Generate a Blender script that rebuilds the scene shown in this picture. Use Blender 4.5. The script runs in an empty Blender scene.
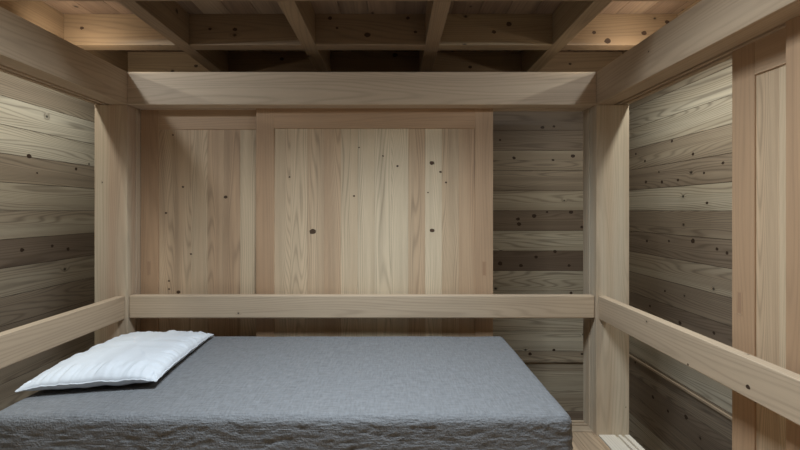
import bpy, math, random
from mathutils import Vector, noise
R = random.Random(11)
SC = bpy.context.scene
COL = SC.collection
CZ = 1.267                      # eye height above the platform floor

# ------------------------------------------------------------------ materials
def N(nt, typ, **kw):
    n = nt.nodes.new(typ)
    for k, v in kw.items():
        setattr(n, k, v)
    return n

def srgb(r, g, b):
    f = lambda c: (c/255/12.92) if c/255 <= .04045 else ((c/255+.055)/1.055)**2.4
    return (f(r), f(g), f(b), 1)

def math_(nt, op, a, b=None, c=None, clamp=False):
    n = N(nt, 'ShaderNodeMath', operation=op); n.use_clamp = clamp
    for i, x in enumerate((a, b, c)):
        if x is None: continue
        if isinstance(x, (int, float)): n.inputs[i].default_value = x
        else: nt.links.new(x, n.inputs[i])
    return n.outputs[0]

def mix(nt, fac, a, b, blend='MIX'):
    n = N(nt, 'ShaderNodeMix', data_type='RGBA', blend_type=blend)
    for i, x in ((0, fac), (6, a), (7, b)):
        if isinstance(x, (int, float)): n.inputs[i].default_value = x
        elif isinstance(x, tuple): n.inputs[i].default_value = x
        else: nt.links.new(x, n.inputs[i])
    return n.outputs[2]

def wood(name, tones, ring=.16, streak=.35, knots=.5, kr=(.004, .010), kscale=5.0, rough=.62,
         dark=(84, 62, 46), heart=0.5, freq=1.0, sat=.18, knotc=(66, 49, 37)):
    """tones: list of sRGB colours the boards are drawn from"""
    def ds(t, k=sat):
        g = .35*t[0]+.5*t[1]+.15*t[2]
        return tuple(c+(g-c)*k for c in t)
    tones = [ds(t) for t in tones]; dark = ds(dark)
    m = bpy.data.materials.new(name); m.use_nodes = True
    nt = m.node_tree; L = nt.links
    bs = nt.nodes['Principled BSDF']
    uv = N(nt, 'ShaderNodeUVMap', uv_map='grain')
    sep = N(nt, 'ShaderNodeSeparateXYZ'); L.new(uv.outputs[0], sep.inputs[0])
    u, v = sep.outputs[0], sep.outputs[1]
    at = N(nt, 'ShaderNodeAttribute', attribute_name='rnd'); rnd = at.outputs['Fac']
    def noise_(us, vs, detail=2, rough_=.5, zmul=10):
        c = N(nt, 'ShaderNodeCombineXYZ')
        L.new(math_(nt, 'MULTIPLY', u, us), c.inputs[0])
        L.new(math_(nt, 'MULTIPLY', v, vs), c.inputs[1])
        L.new(math_(nt, 'MULTIPLY', rnd, zmul), c.inputs[2])
        n = N(nt, 'ShaderNodeTexNoise'); n.inputs['Scale'].default_value = 1
        n.inputs['Detail'].default_value = detail; n.inputs['Roughness'].default_value = rough_
        L.new(c.outputs[0], n.inputs['Vector']); return n.outputs['Fac']
    # knots
    kc = N(nt, 'ShaderNodeCombineXYZ')
    L.new(math_(nt, 'MULTIPLY', u, .8), kc.inputs[0]); L.new(v, kc.inputs[1])
    vo = N(nt, 'ShaderNodeTexVoronoi', voronoi_dimensions='2D', feature='F1')
    vo.inputs['Scale'].default_value = kscale
    L.new(kc.outputs[0], vo.inputs['Vector'])
    d = vo.outputs['Distance']
    sc = N(nt, 'ShaderNodeSeparateColor'); L.new(vo.outputs['Color'], sc.inputs[0])
    on = math_(nt, 'GREATER_THAN', sc.outputs[0], 1-knots)
    rad = math_(nt, 'MULTIPLY_ADD', sc.outputs[1], (kr[1]-kr[0])*kscale, kr[0]*kscale)
    q = math_(nt, 'DIVIDE', d, rad)
    wob = math_(nt, 'MULTIPLY_ADD', noise_(90, 90, 2), .7, .65)
    q = math_(nt, 'MULTIPLY', q, wob)
    core = math_(nt, 'MULTIPLY', math_(nt, 'SUBTRACT', 1.35, q, clamp=True), on)
    halo = math_(nt, 'MULTIPLY', math_(nt, 'POWER', math_(nt, 'SUBTRACT', 1, math_(nt, 'MULTIPLY', q, .22), clamp=True), 2.0), on)
    # growth rings: contour lines of a long stretched field
    n1 = noise_(.62, 7.5, 1.0, .35)
    ph = math_(nt, 'MULTIPLY_ADD', n1, 92*freq, math_(nt, 'MULTIPLY', v, 300*freq))
    ph = math_(nt, 'ADD', ph, math_(nt, 'MULTIPLY', halo, 9))
    ph = math_(nt, 'ADD', ph, math_(nt, 'MULTIPLY', noise_(6, 60, 2), 1.6))
    s = math_(nt, 'MULTIPLY_ADD', math_(nt, 'SINE', ph), .5, .5)
    s = math_(nt, 'POWER', s, 3.0)
    fib = noise_(9, 520, 2, .6)
    st = noise_(.7, 24, 3, .6)
    # board tone
    ramp = N(nt, 'ShaderNodeValToRGB'); ramp.color_ramp.interpolation = 'LINEAR'
    els = ramp.color_ramp.elements
    k = len(tones)
    while len(els) < k: els.new(.5)
    for i, t in enumerate(tones):
        els[i].position = i/(k-1); els[i].color = srgb(*t)
    L.new(math_(nt, 'ADD', rnd, math_(nt, 'MULTIPLY', math_(nt, 'SUBTRACT', noise_(.5, 11, 2, .5, 31), .5), heart), clamp=True), ramp.inputs[0])
    base = ramp.outputs[0]
    dk = srgb(*dark)
    f = math_(nt, 'MULTIPLY', s, ring)
    f = math_(nt, 'ADD', f, math_(nt, 'MULTIPLY', math_(nt, 'SUBTRACT', st, .42, clamp=True), streak*1.8))
    f = math_(nt, 'ADD', f, math_(nt, 'MULTIPLY', math_(nt, 'SUBTRACT', fib, .45, clamp=True), .35))
    f = math_(nt, 'ADD', f, math_(nt, 'MULTIPLY', halo, .22), clamp=True)
    c1 = mix(nt, f, base, dk)
    c2 = mix(nt, math_(nt, 'MINIMUM', core, .9), c1, srgb(34, 20, 13))
    c2 = mix(nt, math_(nt, 'LESS_THAN', rnd, -.5), c2, srgb(*knotc))
    L.new(c2, bs.inputs['Base Color'])
    bs.inputs['Roughness'].default_value = rough
    bs.inputs['Specular IOR Level'].default_value = .35
    bp = N(nt, 'ShaderNodeBump'); bp.inputs['Strength'].default_value = .12
    bp.inputs['Distance'].default_value = .001
    L.new(fib, bp.inputs['Height']); L.new(bp.outputs[0], bs.inputs['Normal'])
    return m

W_BEAM = wood('planed_cypress_beam', [(190, 167, 140), (208, 186, 160), (182, 158, 131)], ring=.14, streak=.22, knots=.10, kr=(.002, .005), heart=.4, sat=.0)  # darker end tones put the side beams' shade into the same wood
W_POST = wood('planed_cypress_post', [(204, 186, 158), (188, 158, 130), (207, 190, 164), (194, 168, 138)], ring=.13, streak=.25, knots=.05, kr=(.002, .004), heart=1.0, sat=.08)
W_RAIL = wood('planed_cypress_rail', [(186, 162, 134), (193, 170, 142)], ring=.16, streak=.2, knots=.22, kr=(.003, .006), heart=.5, sat=.08)
W_FRAME = wood('cedar_door_frame', [(186, 153, 121), (180, 146, 114), (190, 159, 128)], ring=.10, streak=.26, knots=.0, heart=.5, sat=.0)
W_PULL = wood('pale_pull', [(205, 176, 146), (210, 182, 152)], knots=.0)
W_PANEL = wood('cedar_door_panel', [(196, 162, 128), (206, 177, 143), (213, 188, 154), (219, 197, 164)], ring=.24, streak=.44, knots=.0, heart=.6, freq=1.9, sat=.05, knotc=(78, 58, 42))
W_WALL = wood('cedar_wall_board', [(120, 100, 84), (144, 124, 103), (172, 153, 128), (196, 181, 155), (212, 200, 176)], ring=.38, streak=.46, knots=.12, kr=(.005, .011), heart=.50, kscale=5.5, dark=(84, 67, 53), freq=1.35, sat=.14)
W_CEIL = wood('cedar_ceiling_board', [(146, 118, 94), (116, 91, 72), (170, 144, 116), (130, 103, 82)], ring=.18, streak=.4, knots=.5, kr=(.006, .013), heart=.5, kscale=6, dark=(70, 52, 40), freq=.7)
W_JOIST = wood('cedar_joist', [(158, 130, 96), (146, 118, 88), (166, 140, 104)], ring=.20, streak=.35, knots=.2, kr=(.006, .012), heart=.5, kscale=4.5, dark=(78, 58, 44), freq=1.1)
W_FLOOR = wood('cedar_floor_board', [(200, 168, 132), (190, 156, 120), (205, 174, 138)], ring=.25, streak=.4, knots=.1, kr=(.003, .006), heart=.5)
W_SILL = wood('pale_sill', [(228, 216, 196), (222, 208, 188)], ring=.12, streak=.15, knots=.0, heart=.4)

def cloth(name, c, scale, bump, dist, sheen=.25, weave=True, c2=None):
    m = bpy.data.materials.new(name); m.use_nodes = True
    nt = m.node_tree; L = nt.links; bs = nt.nodes['Principled BSDF']
    tc = N(nt, 'ShaderNodeTexCoord')
    mp = N(nt, 'ShaderNodeMapping'); L.new(tc.outputs['Object'], mp.inputs[0])
    def nz(sx, sy, sz, det=3, r=.6):
        mm = N(nt, 'ShaderNodeMapping'); mm.inputs['Scale'].default_value = (sx, sy, sz)
        L.new(tc.outputs['Object'], mm.inputs[0])
        n = N(nt, 'ShaderNodeTexNoise'); n.inputs['Scale'].default_value = 1
        n.inputs['Detail'].default_value = det; n.inputs['Roughness'].default_value = r
        L.new(mm.outputs[0], n.inputs['Vector']); return n.outputs['Fac']
    a = nz(scale*2.2, scale*.35, scale*2.2); b = nz(scale*.35, scale*2.2, scale*2.2); e = nz(scale*.3, scale*.3, scale*.3, 4)
    h = math_(nt, 'ADD', math_(nt, 'ADD', a, b), math_(nt, 'MULTIPLY', e, 1.2))
    bp = N(nt, 'ShaderNodeBump'); bp.inputs['Strength'].default_value = bump; bp.inputs['Distance'].default_value = dist
    L.new(h, bp.inputs['Height']); L.new(bp.outputs[0], bs.inputs['Normal'])
    f = math_(nt, 'MULTIPLY', math_(nt, 'SUBTRACT', math_(nt, 'ADD', a, b), .75, clamp=True), 1.2, clamp=True)
    L.new(mix(nt, f, srgb(*c), srgb(*(c2 or c))), bs.inputs['Base Color'])
    bs.inputs['Roughness'].default_value = .85
    bs.inputs['Specular IOR Level'].default_value = .2
    bs.inputs['Sheen Weight'].default_value = sheen
    bs.inputs['Sheen Roughness'].default_value = .5
    return m
C_GREY = cloth('charcoal_linen', (109, 109, 110), 60, .70, .006, .05, c2=(138, 139, 141))
C_WHITE = cloth('white_cotton', (206, 209, 213), 40, .10, .002, .1, c2=(211, 214, 218))

def plain(name, c, rough=.5, metal=0, emit=None, es=0):
    m = bpy.data.materials.new(name); m.use_nodes = True
    nt = m.node_tree; b = nt.nodes['Principled BSDF']
    n = N(nt, 'ShaderNodeTexNoise'); n.inputs['Scale'].default_value = 60
    nt.links.new(mix(nt, n.outputs['Fac'], srgb(*c), srgb(*[max(0, int(x*.92)) for x in c])), b.inputs['Base Color'])
    b.inputs['Roughness'].default_value = rough; b.inputs['Metallic'].default_value = metal
    if emit:
        b.inputs['Emission Color'].default_value = emit; b.inputs['Emission Strength'].default_value = es
    return m
M_BACK = plain('dark_joint_backing', (40, 30, 22), .9)
M_PULLSHADE = plain('shaded_pull_recess', (172, 138, 108), .7)  # darker tone stands in for shade inside the slot
M_PLASTER = plain('white_plaster', (205, 205, 200), .9)

# ------------------------------------------------------------------ mesh builder
class MB:
    def __init__(s): s.v = []; s.f = []; s.uv = []; s.r = []
    def face(s, pts, uvs, r):
        b = len(s.v); s.v += [tuple(p) for p in pts]
        s.f.append(list(range(b, b+len(pts)))); s.uv.append(uvs); s.r.append(r)
    def box(s, x0, x1, y0, y1, z0, z1, grain='x', r=None):
        r = R.random() if r is None else r
        ou, ov = R.random()*40, R.random()*40
        g = 'xyz'.index(grain)
        b = len(s.v)
        s.v += [(x, y, z) for z in (z0, z1) for y in (y0, y1) for x in (x0, x1)]
        for ids, ax in (((0,2,3,1),2),((4,5,7,6),2),((0,1,5,4),1),((2,6,7,3),1),((0,4,6,2),0),((1,3,7,5),0)):
            s.f.append([b+i for i in ids])
            rest = [a for a in range(3) if a != ax]
            if ax == g: a0, a1 = rest; k = .15
            else:
                a0 = g; a1 = [a for a in rest if a != g][0]; k = 1
            s.uv.append([((s.v[b+i][a0])*k+ou, s.v[b+i][a1]+ov+.37*ax) for i in ids]); s.r.append(r)
    def prism(s, prof, axis, a0, a1, r=None):
        """prof: 2D loop in the plane across 'axis'; grain runs along the axis"""
        r = R.random() if r is None else r
        ou, ov = R.random()*40, R.random()*40
        def P(p, a):
            return {'x': (a, p[0], p[1]), 'y': (p[0], a, p[1]), 'z': (p[0], p[1], a)}[axis]
        n = len(prof); b = len(s.v)
        s.v += [P(p, a0) for p in prof]+[P(p, a1) for p in prof]
        per = 0
        for i in range(n):
            j = (i+1) % n; l = math.dist(prof[i], prof[j])
            s.f.append([b+i, b+j, b+n+j, b+n+i])
            s.uv.append([(a0+ou, per+ov), (a0+ou, per+l+ov), (a1+ou, per+l+ov), (a1+ou, per+ov)]); s.r.append(r)
            per += l
        s.f.append([b+i for i in range(n)][::-1]); s.uv.append([(prof[i][0]+ou, prof[i][1]+ov) for i in range(n)][::-1]); s.r.append(r)
        s.f.append([b+n+i for i in range(n)]); s.uv.append([(prof[i][0]+ou, prof[i][1]+ov) for i in range(n)]); s.r.append(r)
    def knot(s, px, py, axis, pos, side, rp):
        """dark knot of about rp pixels radius lying in the face axis=pos, proud of it by a hair on 'side'"""
        if axis == 'y': Y = pos; X = (px-394)/450*Y; c = (X, pos+side*.0004, CZ+(210-py)/450*Y)
        else: Y = 450*pos/(px-394); c = (pos+side*.0004, Y, CZ+(210-py)/450*Y)
        rr = rp/450*Y; n = 11; pts = []
        for i in range(n):
            a = 2*math.pi*i/n; q = rr*(.85+.3*R.random())
            h, v = math.cos(a)*q*1.25, math.sin(a)*q
            pts.append((c[0]+h, c[1], c[2]+v) if axis == 'y' else (c[0], c[1]+h, c[2]+v))
        s.face(pts, [(0, 0)]*n, -1)
    def build(s, name, mat, parent=None, bevel=0, org=None, seg=2):
        me = bpy.data.meshes.new(name)
        o0 = Vector(org) if org else Vector((0, 0, 0))
        me.from_pydata([tuple(Vector(p)-o0) for p in s.v], [], s.f)
        ul = me.uv_layers.new(name='grain'); at = me.attributes.new('rnd', 'FLOAT', 'FACE')
        for p, uvs, r in zip(me.polygons, s.uv, s.r):
            at.data[p.index].value = r
            for li, w in zip(p.loop_indices, uvs): ul.data[li].uv = w
        me.materials.append(mat)
        import bmesh
        bm = bmesh.new(); bm.from_mesh(me); bmesh.ops.recalc_face_normals(bm, faces=bm.faces); bm.to_mesh(me); bm.free()
        o = bpy.data.objects.new(name, me); COL.objects.link(o)
        o.location = o0
        if parent is not None:
            o.parent = parent; o.location = o0-parent.location
        if bevel:
            b = o.modifiers.new('bevel', 'BEVEL'); b.width = bevel; b.segments = seg; b.limit_method = 'ANGLE'
            b.harden_normals = False
        return o

def tag(o, label=None, cat=None, group=None, kind=None):
    if label: o['label'] = label
    if cat: o['category'] = cat
    if group: o['group'] = group
    if kind: o['kind'] = kind
    return o
def empty(name, loc):
    o = bpy.data.objects.new(name, None); COL.objects.link(o); o.location = loc; o.empty_display_size = .1
    return o

# ------------------------------------------------------------------ main dimensions
D = 2.53                                  # front plane of the back posts
XL, XR = -1.500, 1.138                    # inner planes of the side frames
PW = .185
XLo, XRo = XL-PW, XR+PW
YB = D+PW-.005
WL, WR, WB, WF = -2.24, 1.92, 3.70, -1.7  # outer room walls
BB, BT = CZ+.593, CZ+.777                 # beam bottom and top
JB, JT = CZ+.90, CZ+1.07                  # joist bottom and top
LOW = -.95                                # lower floor around the platform
HI = CZ+2.5
YO = 1.85                                 # front end of the boarded ceiling
YN = -1.5                                 # near end of the timber frame

# ------------------------------------------------------------------ room shell
def plank_wall(name, axis, pos, a0, a1, z0, z1, side, rows={}, knots=()):
    """horizontal boards; axis 'x' = wall in the plane X=pos running along y"""
    b = MB(); p = .165; k = math.floor((z0-(CZ-.005))/p)
    while True:
        za = CZ-.005+k*p; zb = za+p; k += 1
        if za >= z1: break
        za, zb = max(za, z0), min(zb, z1)
        r = rows.get(k-1, R.random()*.8+.1); t = .018
        g0, g1 = za+.0016, zb-.0016
        if axis == 'x': b.box(min(pos, pos+side*t), max(pos, pos+side*t), a0, a1, g0, g1, 'y', r)
        else: b.box(a0, a1, min(pos, pos+side*t), max(pos, pos+side*t), g0, g1, 'x', r)
    q = .03
    if axis == 'x': b.box(min(pos+side*.004, pos+side*q), max(pos+side*.004, pos+side*q), a0, a1, z0, z1, 'y', -1)
    else: b.box(a0, a1, min(pos+side*.004, pos+side*q), max(pos+side*.004, pos+side*q), z0, z1, 'x', -1)
    for kx, ky, kr_ in knots: b.knot(kx, ky, {'x': 'x', 'y': 'y'}[axis], pos, -side, kr_)
    o = b.build(name, W_WALL); tag(o, kind='structure'); return o
plank_wall('wall_left', 'x', WL, WF, WB, LOW, HI, -1, {5: .45, 4: .5, 3: .95, 2: .9, 1: .5, 0: .68, -1: .6, -2: .12, -3: .58, -4: .35, -5: .25, -6: .4, -7: .5, -8: .4, -9: .4, -10: .3},
           [(29, 156, 2.4), (37, 173, 1), (76, 169, 1.5), (89, 164, 1), (22, 250, 2.2), (52, 246, 1.5), (68, 249, 1.7)])
plank_wall('wall_right', 'x', WR, WF, WB, LOW, HI, 1, {5: .6, 4: .85, 3: .8, 2: .5, 1: .32, 0: .82, -1: .4, -2: .25, -3: .55, -4: .35, -5: .2, -6: .25, -7: .8, -8: .3, -9: .22, -10: .35},
           [(636, 154, 1.2), (645, 161, 1.3), (693, 154, 1.5), (672, 141, 1.4), (659, 172, 1), (646, 182, 1.6), (662, 182, 1.6), (678, 180, 1.4), (704, 173, 1.3), (723, 163, 1.6), (707, 203, 1.5),
            (647, 241, 1.5), (669, 241, 1.3), (693, 241, 2.3), (717, 249, 1.7), (727, 253, 1.7), (665, 291, 1.3), (650, 306, 1.4), (680, 323, 2), (714, 333, 1.6), (653, 397, 1.6), (668, 411, 1.5), (686, 417, 2.2)])
plank_wall('wall_back', 'y', WB, WL, WR, LOW, HI, 1, {4: .12, 3: .2, 2: .5, 1: .42, 0: .62, -1: .22, -2: .85, -3: .05, -4: .85, -5: .8, -6: .8, -7: .9, -8: .6, -9: .75, -10: .6, -11: .25, -12: .2},
           [(514, 158, 1.4), (573, 156, 1.8), (553, 160, 1.1), (542.5, 127.5, 1.5), (554, 126.5, 1.2), (500, 140, 1), (534, 216, 1.8), (571, 212, 1.8), (547, 212, 1), (518, 219, 1.6), (519, 224, 1.8), (582, 227, 1.3),
            (536, 257, 1.4), (555, 251.5, 1.6), (500, 263.5, 2), (521, 265.5, 1.6), (569, 265.5, 1.3), (571, 293, 1.3), (554, 350, 1.3), (530, 354, 1.5), (582, 354, 1.1)])
plank_wall('wall_front', 'y', WF, WL, WR, LOW, HI, -1)
b = MB(); x = WL
while x < WR:
    b.box(x+.001, min(x+.14, WR)-.001, WF, WB, LOW-.03, LOW, 'y'); x += .14
tag(b.build('floor', W_FLOOR), kind='structure')
# boarded ceiling over the back of the room
b = MB(); x = WL
while x < WR:
    b.box(x+.0015, min(x+.15, WR)-.0015, YO, WB, JT, JT+.02, 'y'); x += .15
b.box(WL, WR, YO, WB, JT+.015, JT+.03, 'y', .2)
tag(b.build('ceiling', W_CEIL), kind='structure')
b = MB(); b.box(WL, WR, WF, WB, HI, HI+.05, 'x'); tag(b.build('ceiling_upper', M_PLASTER), kind='structure')
# slim ledge strip round the walls
ZL = CZ-1.175
b = MB()
b.prism([(WR+.0, ZL-.014), (WR-.014, ZL-.014), (WR-.014, ZL), (WR, ZL)], 'y', WF, WB, .4)
tag(b.build('trim_1', W_RAIL), kind='structure')
b = MB()
b.prism([(WB, ZL-.07), (WB-.022, ZL-.07), (WB-.022, ZL-.05), (WB, ZL-.05)], 'x', WL+.03, WR-.03, .5)
tag(b.build('trim_2', W_WALL), kind='structure')
b = MB()
b.prism([(WL, ZL-.022), (WL+.022, ZL-.022), (WL+.022, ZL), (WL, ZL)], 'y', WF, WB, .4)
tag(b.build('trim_3', W_SILL), kind='structure')

# ------------------------------------------------------------------ platform
b = MB(); x = XL+.0
XE = XR+.01
while x < XE-.01:
    b.box(x+.0008, min(x+.105, XE)-.0008, YN, D+.035, -.022, 0, 'y'); x += .105
tag(b.build('platform_floor', W_FLOOR), 'brown wooden floorboards beside the end of the bed', 'floor', kind='structure')
b = MB(); b.box(XLo, XRo, YN, YB, -.2, -.03, 'y'); b.box(XLo+.1, XRo-.1, YN+.1, YB-.1, LOW, -.2, 'y')
tag(b.build('platform_base', W_JOIST), 'timber base carrying the raised floor', 'platform', kind='structure')
def grooved(lo, hi, zb, zt, cuts, up):
    """rectangle lo..hi x zb..zt with grooves cut in top (up) or bottom"""
    dp = .014
    if up:
        pts = [(lo, zb), (hi, zb), (hi, zt)]
        for a, c in sorted(cuts, reverse=True): pts += [(c, zt), (c, zt-dp), (a, zt-dp), (a, zt)]
        pts.append((lo, zt))
    else:
        pts = [(lo, zb)]
        for a, c in sorted(cuts): pts += [(a, zb), (a, zb+dp), (c, zb+dp), (c, zb)]
        pts += [(hi, zb), (hi, zt), (lo, zt)]
    return pts
GR = [(1.240, 1.259), (1.276, 1.295)]
GL = [(-1.662, -1.643), (-1.622, -1.603)]
GB = [(2.631, 2.650), (2.667, 2.686)]
b = MB(); b.prism(grooved(XR+.012, XRo, -.03, .004, GR, True), 'y', YN, D-.001, .3)
tag(b.build('trim_4', W_SILL), kind='structure')
b = MB(); b.prism(grooved(XLo, XL-.002, -.03, .004, GL, True), 'y', YN, D-.001, .6)
tag(b.build('trim_5', W_SILL), kind='structure')
b = MB(); b.prism(grooved(D+.037, YB-.005, -.03, .004, GB, True), 'x', XL, XR, .2)
tag(b.build('trim_6', W_RAIL), kind='structure')

# ------------------------------------------------------------------ timber frame
def single(name, mat, label, cat, fn, bevel=.003, group=None, org=None):
    b = MB(); fn(b); o = b.build(name, mat, bevel=bevel, org=org); return tag(o, label, cat, group)
single('timber_post', W_POST, 'square pale timber post at the left back corner, behind the pillow', 'post',
       lambda b: b.prism([(XLo, D), (XL, D), (XL, 2.612), (XL-.008, 2.612), (XL-.008, 2.622), (XL, 2.622), (XL, YB), (XLo, YB)], 'z', -.03, BB, .2), org=(XL-PW/2, D+PW/2, 0))
single('timber_post', W_POST, 'square pale timber post at the right back corner, beside the bare floorboards', 'post',
       lambda b: b.prism([(XR, D), (XRo, D), (XRo, YB), (XR, YB), (XR, 2.622), (XR+.008, 2.622), (XR+.008, 2.612), (XR, 2.612)], 'z', -.03, BB, .8), org=(XR+PW/2, D+PW/2, 0))
for x0, w in ((XLo, 'left'), (XR, 'right')):
    single('timber_post', W_POST, 'square timber post at the near %s corner of the frame' % w, 'post',
           lambda b: b.box(x0, x0+PW, YN-PW, YN, -.2, BB, 'z'), org=(x0+PW/2, YN-PW/2, 0))
single('timber_beam', W_BEAM, 'pale horizontal timber beam across the back, above the sliding doors', 'beam',
       lambda b: b.prism(grooved(D, YB, BB, BT, GB, False), 'x', XL, XR, .5), org=(0, D, BB))
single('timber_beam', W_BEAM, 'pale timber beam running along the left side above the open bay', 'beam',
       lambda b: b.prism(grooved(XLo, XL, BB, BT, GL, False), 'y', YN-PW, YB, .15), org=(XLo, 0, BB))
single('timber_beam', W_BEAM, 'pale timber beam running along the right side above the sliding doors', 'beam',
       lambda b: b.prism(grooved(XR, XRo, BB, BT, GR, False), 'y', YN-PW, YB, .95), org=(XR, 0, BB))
RT, RBt = CZ-.483, CZ-.613
single('guard_rail', W_RAIL, 'pale horizontal board rail across the back, in front of the sliding doors', 'railing',
       lambda b: b.box(XL, XR-.002, D+.014, D+.059, RBt, RT, 'x', .6), bevel=.007, org=(0, D+.03, RBt))
single('guard_rail', W_RAIL, 'board rail on the left side, above the head end of the bed', 'railing',
       lambda b: b.box(XL-.058, XL-.013, YN, D, RBt, RT, 'y', .3), bevel=.004, org=(XL-.03, 0, RBt))
single('guard_rail', W_RAIL, 'board rail with a small dark knot on the right side, in front of the doors', 'railing',
       lambda b: (b.box(XR+.012, XR+.057, YN, D, RBt, RT, 'y', .8), b.knot(748, 387, 'x', XR+.012, -1, 2.3), b.knot(688, 364.5, 'x', XR+.012, -1, 1.1)), bevel=.004, org=(XR+.03, 0, RBt))

# joists and blocking
JX = [-1.84, -1.157, -.467, .209, .902, 1.585]; JW = .076
names = ['leftmost, above and outside the left side beam', 'second from the left, right of the lit bay', 'third from the left',
         'fourth from the left, nearest the middle right', 'fifth from the left, left of the lit bay', 'rightmost, mostly hidden by the right side beam']
for x, nme in zip(JX, names):
    single('ceiling_joist', W_JOIST, 'cedar ceiling joist running front to back, '+nme, 'joist',
           lambda b: b.box(x-JW/2, x+JW/2, YO+.09, WB, JB, JT, 'y'), bevel=.002, group='ceiling joists', org=(x, 2.8, JB))
single('ceiling_header', W_JOIST, 'timber header at the top edge, along the front ends of the joists', 'beam',
       lambda b: b.box(WL, WR, YO, YO+.09, JB, JT+.03, 'x'), bevel=.002, org=(0, YO, JB))
bays = ['far left', 'second from left', 'middle', 'second from right', 'far right']
BK = [(82, 28, 1.6), (210, 29, 1.5), (235, 29.5, 1.8), (330, 18, 1.8), (367.5, 35, 2.4), (337, 28, 1.2), (408, 18, 1.6), (415.5, 32, 1.5), (509, 24, 2.2), (494, 32, 1.8),
      (644, 33, 2.3), (607.5, 41, 2.6), (667, 22, 1.8), (594, 32.5, 1.8)]
BK2 = [(282, 59, 1.6), (395, 55, 2), (470, 67, 1.5), (570, 64, 1.2), (196, 66, 1.5)]
def blk(b, i, y):
    b.box(JX[i]+JW/2, JX[i+1]-JW/2, y, y+.08, JB, JT, 'x')
    for kx, ky, kr_ in (BK if y < 2.8 else BK2):
        if JX[i]+.08 < (kx-394)/450*y < JX[i+1]-.08: b.knot(kx, ky, 'y', y, -1, kr_)
for row, y in (('near row', 2.455), ('back row behind the back beam', 3.045)):
    for i in range(5):
        single('ceiling_blocking', W_JOIST, 'cedar blocking board between two joists, %s, %s bay' % (row, bays[i]), 'blocking',
               lambda b: blk(b, i, y), bevel=.002, group='blocking boards between joists', org=((JX[i]+JX[i+1])/2, y, JB))

# ------------------------------------------------------------------ sliding doors
def door(name, axis, pos, a0, a1, t, sgn, pull_at, seed, knots=()):
    """axis 'x': door spans X a0..a1 with its face at Y=pos, 'y': spans Y with its face at X=pos"""
    global R
    R = random.Random(seed)
    zt, zb = BB+.008, .0
    root = empty(name, ((a0+a1)/2, pos, 0) if axis == 'x' else (pos, (a0+a1)/2, 0)); tag(root, kind='structure')
    root.location.z = 0
    sw, rh = .105, .117
    def bx(b, s0, s1, d0, d1, z0, z1, g, r=None):
        if axis == 'x': b.box(s0, s1, pos+d0, pos+d1, z0, z1, g, r)
        else: b.box(pos+d0, pos+d1, s0, s1, z0, z1, g, r)
    for s0, s1 in ((a0, a0+sw), (a1-sw, a1)):
        b = MB(); bx(b, s0, s1, 0, t, zb, zt, 'z'); b.build('stile', W_FRAME, root, .0015, org=tuple(root.location))
    b = MB(); bx(b, a0+sw, a1-sw, .001, t-.001, zt-rh-.008, zt, axis); b.build('top_rail', W_FRAME, root, .0012, org=tuple(root.location))
    b = MB(); bx(b, a0+sw, a1-sw, .001, t-.001, zb, zb+.13, axis); b.build('bottom_rail', W_FRAME, root, .0012, org=tuple(root.location))
    b = MB(); s = a0+sw-.004; e = a1-sw+.004; w = (e-s)/round((e-s)/.098)
    for k in range(round((e-s)/w)):
        bx(b, s+k*w+.0002, s+(k+1)*w-.0002, .007, t-.007, zb+.12, zt-rh, 'z')
    for kx, ky, kr_ in knots: b.knot(kx, ky, 'y', pos+.0065, -1, kr_)
    b.build('panel', W_PANEL, root, org=tuple(root.location))
    # slotted finger pull: a thin rim round a flush plate, recess shade painted in its colour
    z0, z1, c = CZ-.385, CZ-.300, pull_at
    b = MB()
    for (p0, p1, q0, q1) in ((c-.012, c-.008, z0, z1), (c+.008, c+.012, z0, z1), (c-.008, c+.008, z0, z0+.005), (c-.008, c+.008, z1-.004, z1)):
        bx(b, p0, p1, -.0010, .002, q0, q1, 'z')
    pl = b.build('finger_pull', W_FRAME, root, org=tuple(root.location))
    b = MB(); bx(b, c-.008, c+.008, -.0004, .002, z0+.004, z1-.004, 'z'); b.build('pull_recess', M_PULLSHADE, pl, org=tuple(root.location)).location = (0, 0, 0)
    return root
door('door_1', 'x', 2.625, -.805, .578, .030, 1, .578-.052, 5,
     [(432, 163, 2), (440.5, 172, 1.1), (446, 182.5, .9), (397.5, 166, 1), (383, 156, .8), (354, 196, .9), (312.5, 231.5, 2.6), (432, 230.5, 1.9), (289.5, 177, .8), (359, 147.5, .7), (428, 192.5, .7)])
door('door_2', 'x', 2.661, -1.4985, -.13, .030, 1, -1.4985+.05, 8,
     [(183, 187, 1), (225.5, 197, 1.6), (191, 254, .9), (178.5, 292, 1.7), (169, 281, .9), (169, 289, .8), (166, 213, 1), (173, 135, .8)])
door('door_3', 'y', 1.270, .31, 1.691, .030, 1, 1.691-.038, 4)
door('door_4', 'y', 1.234, .04, 1.418, .030, 1, .10, 33)
R = random.Random(77)

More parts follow.
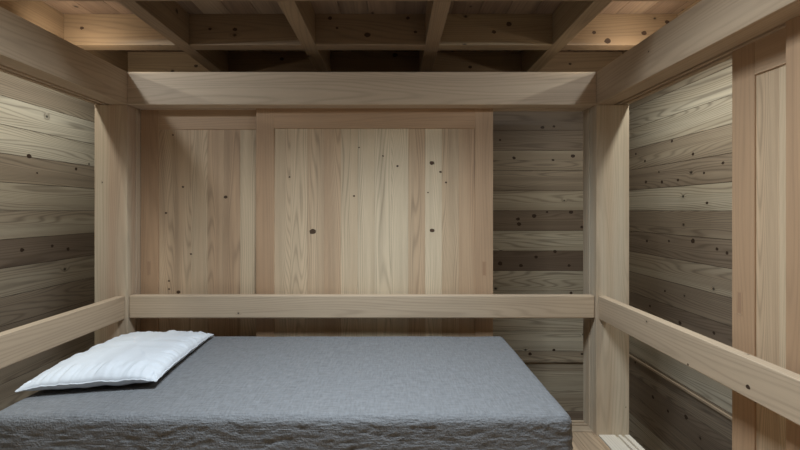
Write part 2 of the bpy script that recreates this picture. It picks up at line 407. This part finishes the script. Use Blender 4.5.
# ------------------------------------------------------------------ bed
def smooth(o):
    for p in o.data.polygons: p.use_smooth = True
BZ = CZ-.700
bx0, bx1, by0, by1, bz0, bz1 = -1.392, .610, 1.530, 2.514, .30, BZ
def rounded_box(n, mat, parent, e, r, st, disp):
    import bmesh
    x0, x1, y0, y1, z0, z1 = e
    bm = bmesh.new()
    def coords(a, b): n_ = max(2, round((b-a)/st)); return [a+(b-a)*i/n_ for i in range(n_+1)]
    X, Y, Z = coords(x0, x1), coords(y0, y1), coords(z0, z1)
    cache = {}
    def V(x, y, z):
        k = (round(x, 5), round(y, 5), round(z, 5))
        if k not in cache:
            p = Vector((x, y, z))
            c = Vector((min(max(x, x0+r), x1-r), min(max(y, y0+r), y1-r), min(max(z, z0+r), z1-r)))
            d = p-c
            nrm = d.normalized() if d.length > 1e-6 else Vector((0, 0, 1))
            q = c+nrm*r
            q += nrm*disp(q, nrm)
            cache[k] = bm.verts.new(q)
        return cache[k]
    def grid(A, B, f):
        for i in range(len(A)-1):
            for j in range(len(B)-1):
                bm.faces.new([f(A[i], B[j]), f(A[i+1], B[j]), f(A[i+1], B[j+1]), f(A[i], B[j+1])])
    grid(X, Y, lambda a, b: V(a, b, z1)); grid(X, Y, lambda a, b: V(a, b, z0))
    grid(X, Z, lambda a, b: V(a, y0, b)); grid(X, Z, lambda a, b: V(a, y1, b))
    grid(Y, Z, lambda a, b: V(x0, a, b)); grid(Y, Z, lambda a, b: V(x1, a, b))
    bmesh.ops.recalc_face_normals(bm, faces=bm.faces)
    me = bpy.data.meshes.new(n); bm.to_mesh(me); bm.free(); me.materials.append(mat)
    o = bpy.data.objects.new(n, me); COL.objects.link(o)
    o.parent = parent; o.matrix_parent_inverse.identity(); o.location = -parent.location
    smooth(o); return o
def crinkle(q, n):
    top = max(0, n.z)
    side = 1-abs(n.z)
    w = noise.noise(Vector((q.x*5, q.y*5, q.z*8)))*.9
    a = 0
    for fx, fz, am in ((8, 62, .0022), (16, 100, .0022), (34, 130, .0012), (70, 55, .0008)):
        a += (1-2.4*abs(noise.noise(Vector((q.x*fx+4, q.y*fx, q.z*fz+w*3)))))*am
    t = noise.noise(Vector((q.x*7, q.y*7, 3)))*.0014+(1-2*abs(noise.noise(Vector((q.x*26+q.y*9, q.y*7, 3)))))*.0006
    t += (1-2*abs(noise.noise(Vector((q.x*8, q.y*34, 6)))))*.0005
    big = noise.noise(Vector((q.x*2.2, q.y*2.6, 7)))*.004
    flare = .008*side*max(0, (BZ-q.z))/.25
    return a*side*.8+(t+big)*top+flare
bed = empty('bed', (-.396, 2.02, 0))
tag(bed, 'single bed under a crinkled charcoal linen cover, filling the left of the floor', 'bed')
rounded_box('fitted_cover', C_GREY, bed, (bx0, bx1, by0, by1, bz0, bz1), .030, .0062, crinkle)
b = MB(); b.box(bx0+.02, bx1-.02, by0+.02, by1-.02, .16, .31, 'x', .5); b.build('bed_base', W_JOIST, bed, .004, org=tuple(bed.location))
for x in (bx0+.06, bx1-.12):
    for y in (by0+.06, by1-.12):
        b = MB(); b.box(x, x+.06, y, y+.06, 0, .16, 'z'); b.build('leg', W_JOIST, bed, .003, org=tuple(bed.location))

# ------------------------------------------------------------------ pillow
def pillow():
    NL = Vector((-1.392, 1.655, 0)); NR = Vector((-.928, 1.758, 0)); FR = Vector((-.985, 2.455, 0)); FL = Vector((-1.450, 2.450, 0))
    cen = (NL+NR+FR+FL)/4
    nu, nv = 96, 132
    def plan(s, t):
        a, c = (s+1)/2, (t+1)/2
        # sides pulled in a little between the pointed corners
        pin = .022
        s2 = s*(1-pin*(1-t*t)); t2 = t*(1-pin*1.1*(1-s*s))
        a, c = (s2+1)/2, (t2+1)/2
        return NL*(1-a)*(1-c)+NR*a*(1-c)+FR*a*c+FL*(1-a)*c
    def prof(s, t):
        return ((1-abs(s)**2.6)*(1-abs(t)**3.0))**.45
    seam = .038
    verts, faces = [], []
    def zz(s, t, up):
        p = plan(s, t); T = prof(s, t)
        ed = 1-min(1-abs(s), 1-abs(t))
        w = max(0, ed-.70)/.30
        fan = math.sin(w*math.pi)*.0065
        along = s if (1-abs(t)) < (1-abs(s)) else t*1.4
        ruf = noise.noise(Vector((along*11, (1-ed)*3.5, 2 if up else 8)))*1.2+noise.noise(Vector((along*38, (1-ed)*5, 5)))*.6
        lum = noise.noise(Vector((p.x*5, p.y*5, 1)))*.006*T+noise.noise(Vector((p.x*13+p.y*9, p.y*5, 4)))*.0035*T
        sm = seam*(1-.13*noise.noise(Vector((along*4, 0, 9))))
        cor = (abs(s)*abs(t))**6
        sm = (sm-.012*cor)*(1-.38*(t+1)/2)
        if up: return sm+T*(.050-.012*t)+fan*ruf+lum+max(0, w-.5)*.006*ruf
        return max(.001, sm-((1-abs(s)**5)*(1-abs(t)**6))**.6*.045-abs(fan*ruf)*.3)
    idx = {}
    for up in (True, False):
        for i in range(nu+1):
            for j in range(nv+1):
                s = math.sin((i/nu-.5)*math.pi)*.35+(i/nu*2-1)*.65
                t = math.sin((j/nv-.5)*math.pi)*.35+(j/nv*2-1)*.65
                edge = i in (0, nu) or j in (0, nv)
                if edge and not up: idx[(up, i, j)] = idx[(True, i, j)]; continue
                p = plan(s, t); idx[(up, i, j)] = len(verts)
                verts.append((p.x-cen.x, p.y-cen.y, zz(s, t, up)))
        for i in range(nu):
            for j in range(nv):
                f = [idx[(up, i, j)], idx[(up, i+1, j)], idx[(up, i+1, j+1)], idx[(up, i, j+1)]]
                faces.append(f if up else f[::-1])
    me = bpy.data.meshes.new('pillow'); me.from_pydata(verts, [], faces); me.materials.append(C_WHITE)
    o = bpy.data.objects.new('pillow', me); COL.objects.link(o); o.location = (cen.x, cen.y, BZ+.004); smooth(o)
    tag(o, 'plump white cotton pillow lying on the left end of the grey bed', 'pillow')
    # corded seam
    loop = [idx[(True, i, 0)] for i in range(nu)]+[idx[(True, nu, j)] for j in range(nv)]+[idx[(True, nu-i, nv)] for i in range(nu)]+[idx[(True, 0, nv-j)] for j in range(nv)]
    cu = bpy.data.curves.new('piping', 'CURVE'); cu.dimensions = '3D'; cu.bevel_depth = .0028; cu.bevel_resolution = 2
    sp = cu.splines.new('POLY'); sp.points.add(len(loop)-1); sp.use_cyclic_u = True
    for k, i in enumerate(loop): sp.points[k].co = (*verts[i], 1)
    tmp = bpy.data.objects.new('tmp', cu); COL.objects.link(tmp)
    dg = bpy.context.evaluated_depsgraph_get(); m2 = bpy.data.meshes.new_from_object(tmp.evaluated_get(dg))
    bpy.data.objects.remove(tmp); m2.name = 'piping'; m2.materials.clear(); m2.materials.append(C_WHITE)
    q = bpy.data.objects.new('piping', m2); COL.objects.link(q); q.parent = o; smooth(q)
pillow()

# ------------------------------------------------------------------ lights
def area(name, loc, rot, sx, sy, power, col, spread=180):
    l = bpy.data.lights.new(name, 'AREA'); l.shape = 'RECTANGLE'; l.size = sx; l.size_y = sy
    l.energy = power; l.color = col; l.spread = math.radians(spread)
    o = bpy.data.objects.new(name, l); COL.objects.link(o); o.location = loc; o.rotation_euler = [math.radians(a) for a in rot]
    return o
COOL = (.80, .91, 1.0); NEUT = (.96, 1.0, .95); WARM = (1.0, .90, .74)
area('skylight', (-.10, 1.22, CZ+1.42), (0, 0, 0), .7, .6, 47, COOL, 132)
area('side_light_left', (-1.81, 1.8, CZ+.885), (0, 4, 0), .05, 2.8, 13, NEUT)
area('side_light_right', (1.44, 1.8, CZ+.885), (0, -4, 0), .05, 2.8, 16, NEUT)
def spot(name, loc, tgt, power, col, ang, r=.012):
    l = bpy.data.lights.new(name, 'SPOT'); l.energy = power; l.color = col; l.shadow_soft_size = r
    l.spot_size = math.radians(ang); l.spot_blend = .6
    o = bpy.data.objects.new(name, l); COL.objects.link(o); o.location = loc
    o.rotation_euler = (Vector(tgt)-Vector(loc)).to_track_quat('-Z', 'Y').to_euler()
spot('beam_lamp_left', (-1.575, 1.60, CZ+.885), (-.75, 2.53, CZ+.68), 14, COOL, 95)
spot('beam_lamp_right', (1.215, 1.27, CZ+.885), (.45, 2.53, CZ+.68), 15, COOL, 85)
area('beam_strip_left', (-1.63, 2.22, BT+.008), (125, 0, 0), .03, .03, 1.3, WARM)
area('beam_strip_right', (1.26, 2.22, BT+.008), (125, 0, 0), .03, .03, 1.3, WARM)

w = bpy.data.worlds.new('world'); SC.world = w; w.use_nodes = True
w.node_tree.nodes['Background'].inputs[0].default_value = (.6, .7, .8, 1); w.node_tree.nodes['Background'].inputs[1].default_value = .2

# ------------------------------------------------------------------ camera
cam = bpy.data.cameras.new('camera'); co = bpy.data.objects.new('camera', cam); COL.objects.link(co)
cam.sensor_width = 36; cam.lens = 450/800*36
cam.shift_x = 6/800; cam.shift_y = -15/800
co.location = (0, 0, CZ); co.rotation_euler = (math.pi/2, 0, 0); cam.clip_start = .02
SC.camera = co
SC.view_settings.view_transform = 'Standard'; SC.view_settings.look = 'None'
SC.view_settings.exposure = .06; SC.view_settings.gamma = 1; SC.view_settings.use_curve_mapping = False
